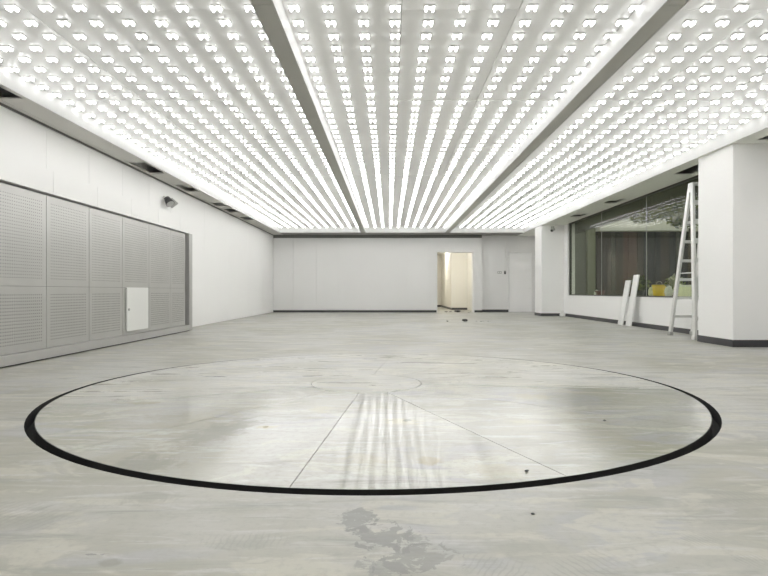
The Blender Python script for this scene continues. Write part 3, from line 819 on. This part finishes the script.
for i, (x, y, z, r, lab) in enumerate([(11.0, 28.6, 4.6, 0.9, 'left end, nearest the olive wall'), (12.6, 28.8, 4.9, 1.2, 'second from the olive wall'), (14.6, 28.6, 5.0, 1.2, 'third from the olive wall'),
                                  (16.6, 28.4, 5.1, 1.2, 'right end, behind the ladder')]):
    t = empty('roof_shrub', (x, y, 4.22), 'pale grey-green shrub on the outbuilding roof, ' + lab, 'shrub', 'shrubs on the outbuilding roof')
    MB().tube((x, y, 4.22), (x, y, z), 0.05, 0.03, 8).build('stem', M['bark'], t)
    foliage('foliage', (x, y, z), r, 1300, 0.12, [M['leaf_pale'], M['leaf_pale'], M['leaf'], M['coping']], t, 80 + i, (1.2, 0.7, 0.75))

for i, (x, y, lab) in enumerate([(7.25, 13.0, 'nearest the pillar, behind the ladder top'), (7.3, 14.2, 'left of the ladder top'), (7.2, 15.6, 'farther from the ladder, above the boards')]):
    t = empty('hanging_vine', (x, y, ZS), 'olive green vine hanging under the canopy, ' + lab, 'vine', 'vines hanging under the canopy')
    vm = MB()
    for k in range(5):
        vm.tube((x - 0.3 + 0.15 * k, y - 0.4 + 0.2 * k, ZS - 0.002), (x - 0.32 + 0.15 * k, y - 0.42 + 0.2 * k, ZS - 0.25 - 0.05 * (k % 3)), 0.008, 0.005, 6)
    vm.build('stem', M['bark'], t)
    foliage('foliage', (x, y, ZS - 0.28), 0.55, 300, 0.07, [M['leaf'], M['leaf_dark'], M['leaf']], t, 120 + i, (0.7, 1.1, 0.28))
# dark box and post near the pillar
t = empty('outdoor_cabinet', (10.2, 18.6, 0), 'black box on a post outside behind the ladder', 'box')
MB().tube((10.2, 18.6, 0), (10.2, 18.6, 3.2), 0.05, 0.05, 12).build('post', M['dark_plastic'], t)
MB().box(9.98, 10.42, 18.4, 18.8, 3.15, 3.62, bevel=0.02).build('case', M['dark_plastic'], t)
MB().box(9.94, 10.46, 18.36, 18.84, 3.60, 3.66, bevel=0.01).build('lid', M['dark_plastic'], t)

# pots, bucket, bags and plants on the ledge
ZP = 0.70
def bucket(x, y):
    t = empty('yellow_bucket', (x, y, ZP), 'bright yellow bucket on the ledge outside the window', 'bucket')
    MB().tube((x, y, ZP), (x, y, ZP + 0.34), 0.13, 0.17, 20, cap=True).build('body', M['yellow'], t)
    MB().tube((x, y, ZP + 0.33), (x, y, ZP + 0.36), 0.18, 0.18, 20).build('rim', M['yellow'], t)
    hm = MB()
    for i in range(10):
        a0, a1 = PI * i / 10, PI * (i + 1) / 10
        hm.tube((x, y + 0.17 * math.cos(a0), ZP + 0.35 + 0.10 * math.sin(a0)), (x, y + 0.17 * math.cos(a1), ZP + 0.35 + 0.10 * math.sin(a1)), 0.006, n=6)
    hm.build('handle', M['grey_plastic'], t)
bucket(7.0, 14.72 * K)
def sack(x, y, r, mat, label, seed, sq=(1, 1, 1.2)):
    t = empty('outdoor_sack', (x, y, ZP), label, 'sack', 'sacks on the outdoor ledge')
    o = MB().blob((x, y, ZP + r * sq[2] * 1.13), r, seed, 0.13, 0, 3, sq).build('sack', M[mat], t)
    MB().blob((x, y, ZP + 2 * r * sq[2]), r * 0.3, seed + 1, 0.2, 0, 2, (1, 1, 1)).build('neck', M[mat], t)
sack(7.05, 15.15 * K, 0.13, 'cream', 'cream sack just left of the yellow bucket outside', 31)
sack(6.98, 13.36, 0.14, 'cream', 'cream sack between the pale leafy plant and the pale green bin', 33)
sack(6.70, 13.32, 0.10, 'white_plastic', 'white sack close to the glass, right of the yellow bucket', 35, (0.9, 0.9, 1.5))
sack(6.95, 19.0 * K, 0.09, 'white_plastic', 'small white sack beside the maroon pot at the far end of the ledge', 37)
t = empty('storage_bin', (7.0, 12.75, ZP), 'pale green bin with lid on the ledge behind the ladder', 'bin')
MB().box(6.75, 7.25, 12.45, 13.05, ZP, ZP + 0.30, bevel=0.02).build('body', M['cream'], t)
MB().box(6.73, 7.27, 12.43, 13.07, ZP + 0.30, ZP + 0.34, bevel=0.01).build('lid', M['white_plastic'], t)
def pot_plant(x, y, s, label, seed, mats, potmat='maroon'):
    t = empty('potted_plant', (x, y, ZP), label, 'potted plant', 'potted plants on the outdoor ledge')
    MB().tube((x, y, ZP), (x, y, ZP + 0.20 * s), 0.09 * s, 0.13 * s, 16).tube((x, y, ZP + 0.19 * s), (x, y, ZP + 0.22 * s), 0.14 * s, 0.14 * s, 16).build('pot', M[potmat], t)
    foliage('foliage', (x, y, ZP + 0.42 * s), 0.26 * s, 200, 0.07 * s, mats, t, seed, (1, 1, 0.9))
pot_plant(6.95, 15.75 * K, 1.0, 'dark leafy potted plant right of the leaning boards, outside', 51, [M['leaf_dark'], M['leaf_dark'], M['leaf']], 'dark_plastic')
pot_plant(7.12, 13.85, 0.9, 'pale leafy potted plant just right of the yellow bucket', 52, [M['leaf_pale'], M['leaf'], M['leaf_pale']])
t = empty('maroon_pot', (6.95, 18.7 * K, ZP), 'small empty maroon pot at the far end of the outdoor ledge', 'pot')
MB().tube((6.95, 18.7 * K, ZP), (6.95, 18.7 * K, ZP + 0.18), 0.09, 0.15, 18).build('body', M['maroon'], t)
MB().tube((6.95, 18.7 * K, ZP + 0.17), (6.95, 18.7 * K, ZP + 0.21), 0.165, 0.165, 18).build('rim', M['maroon'], t)
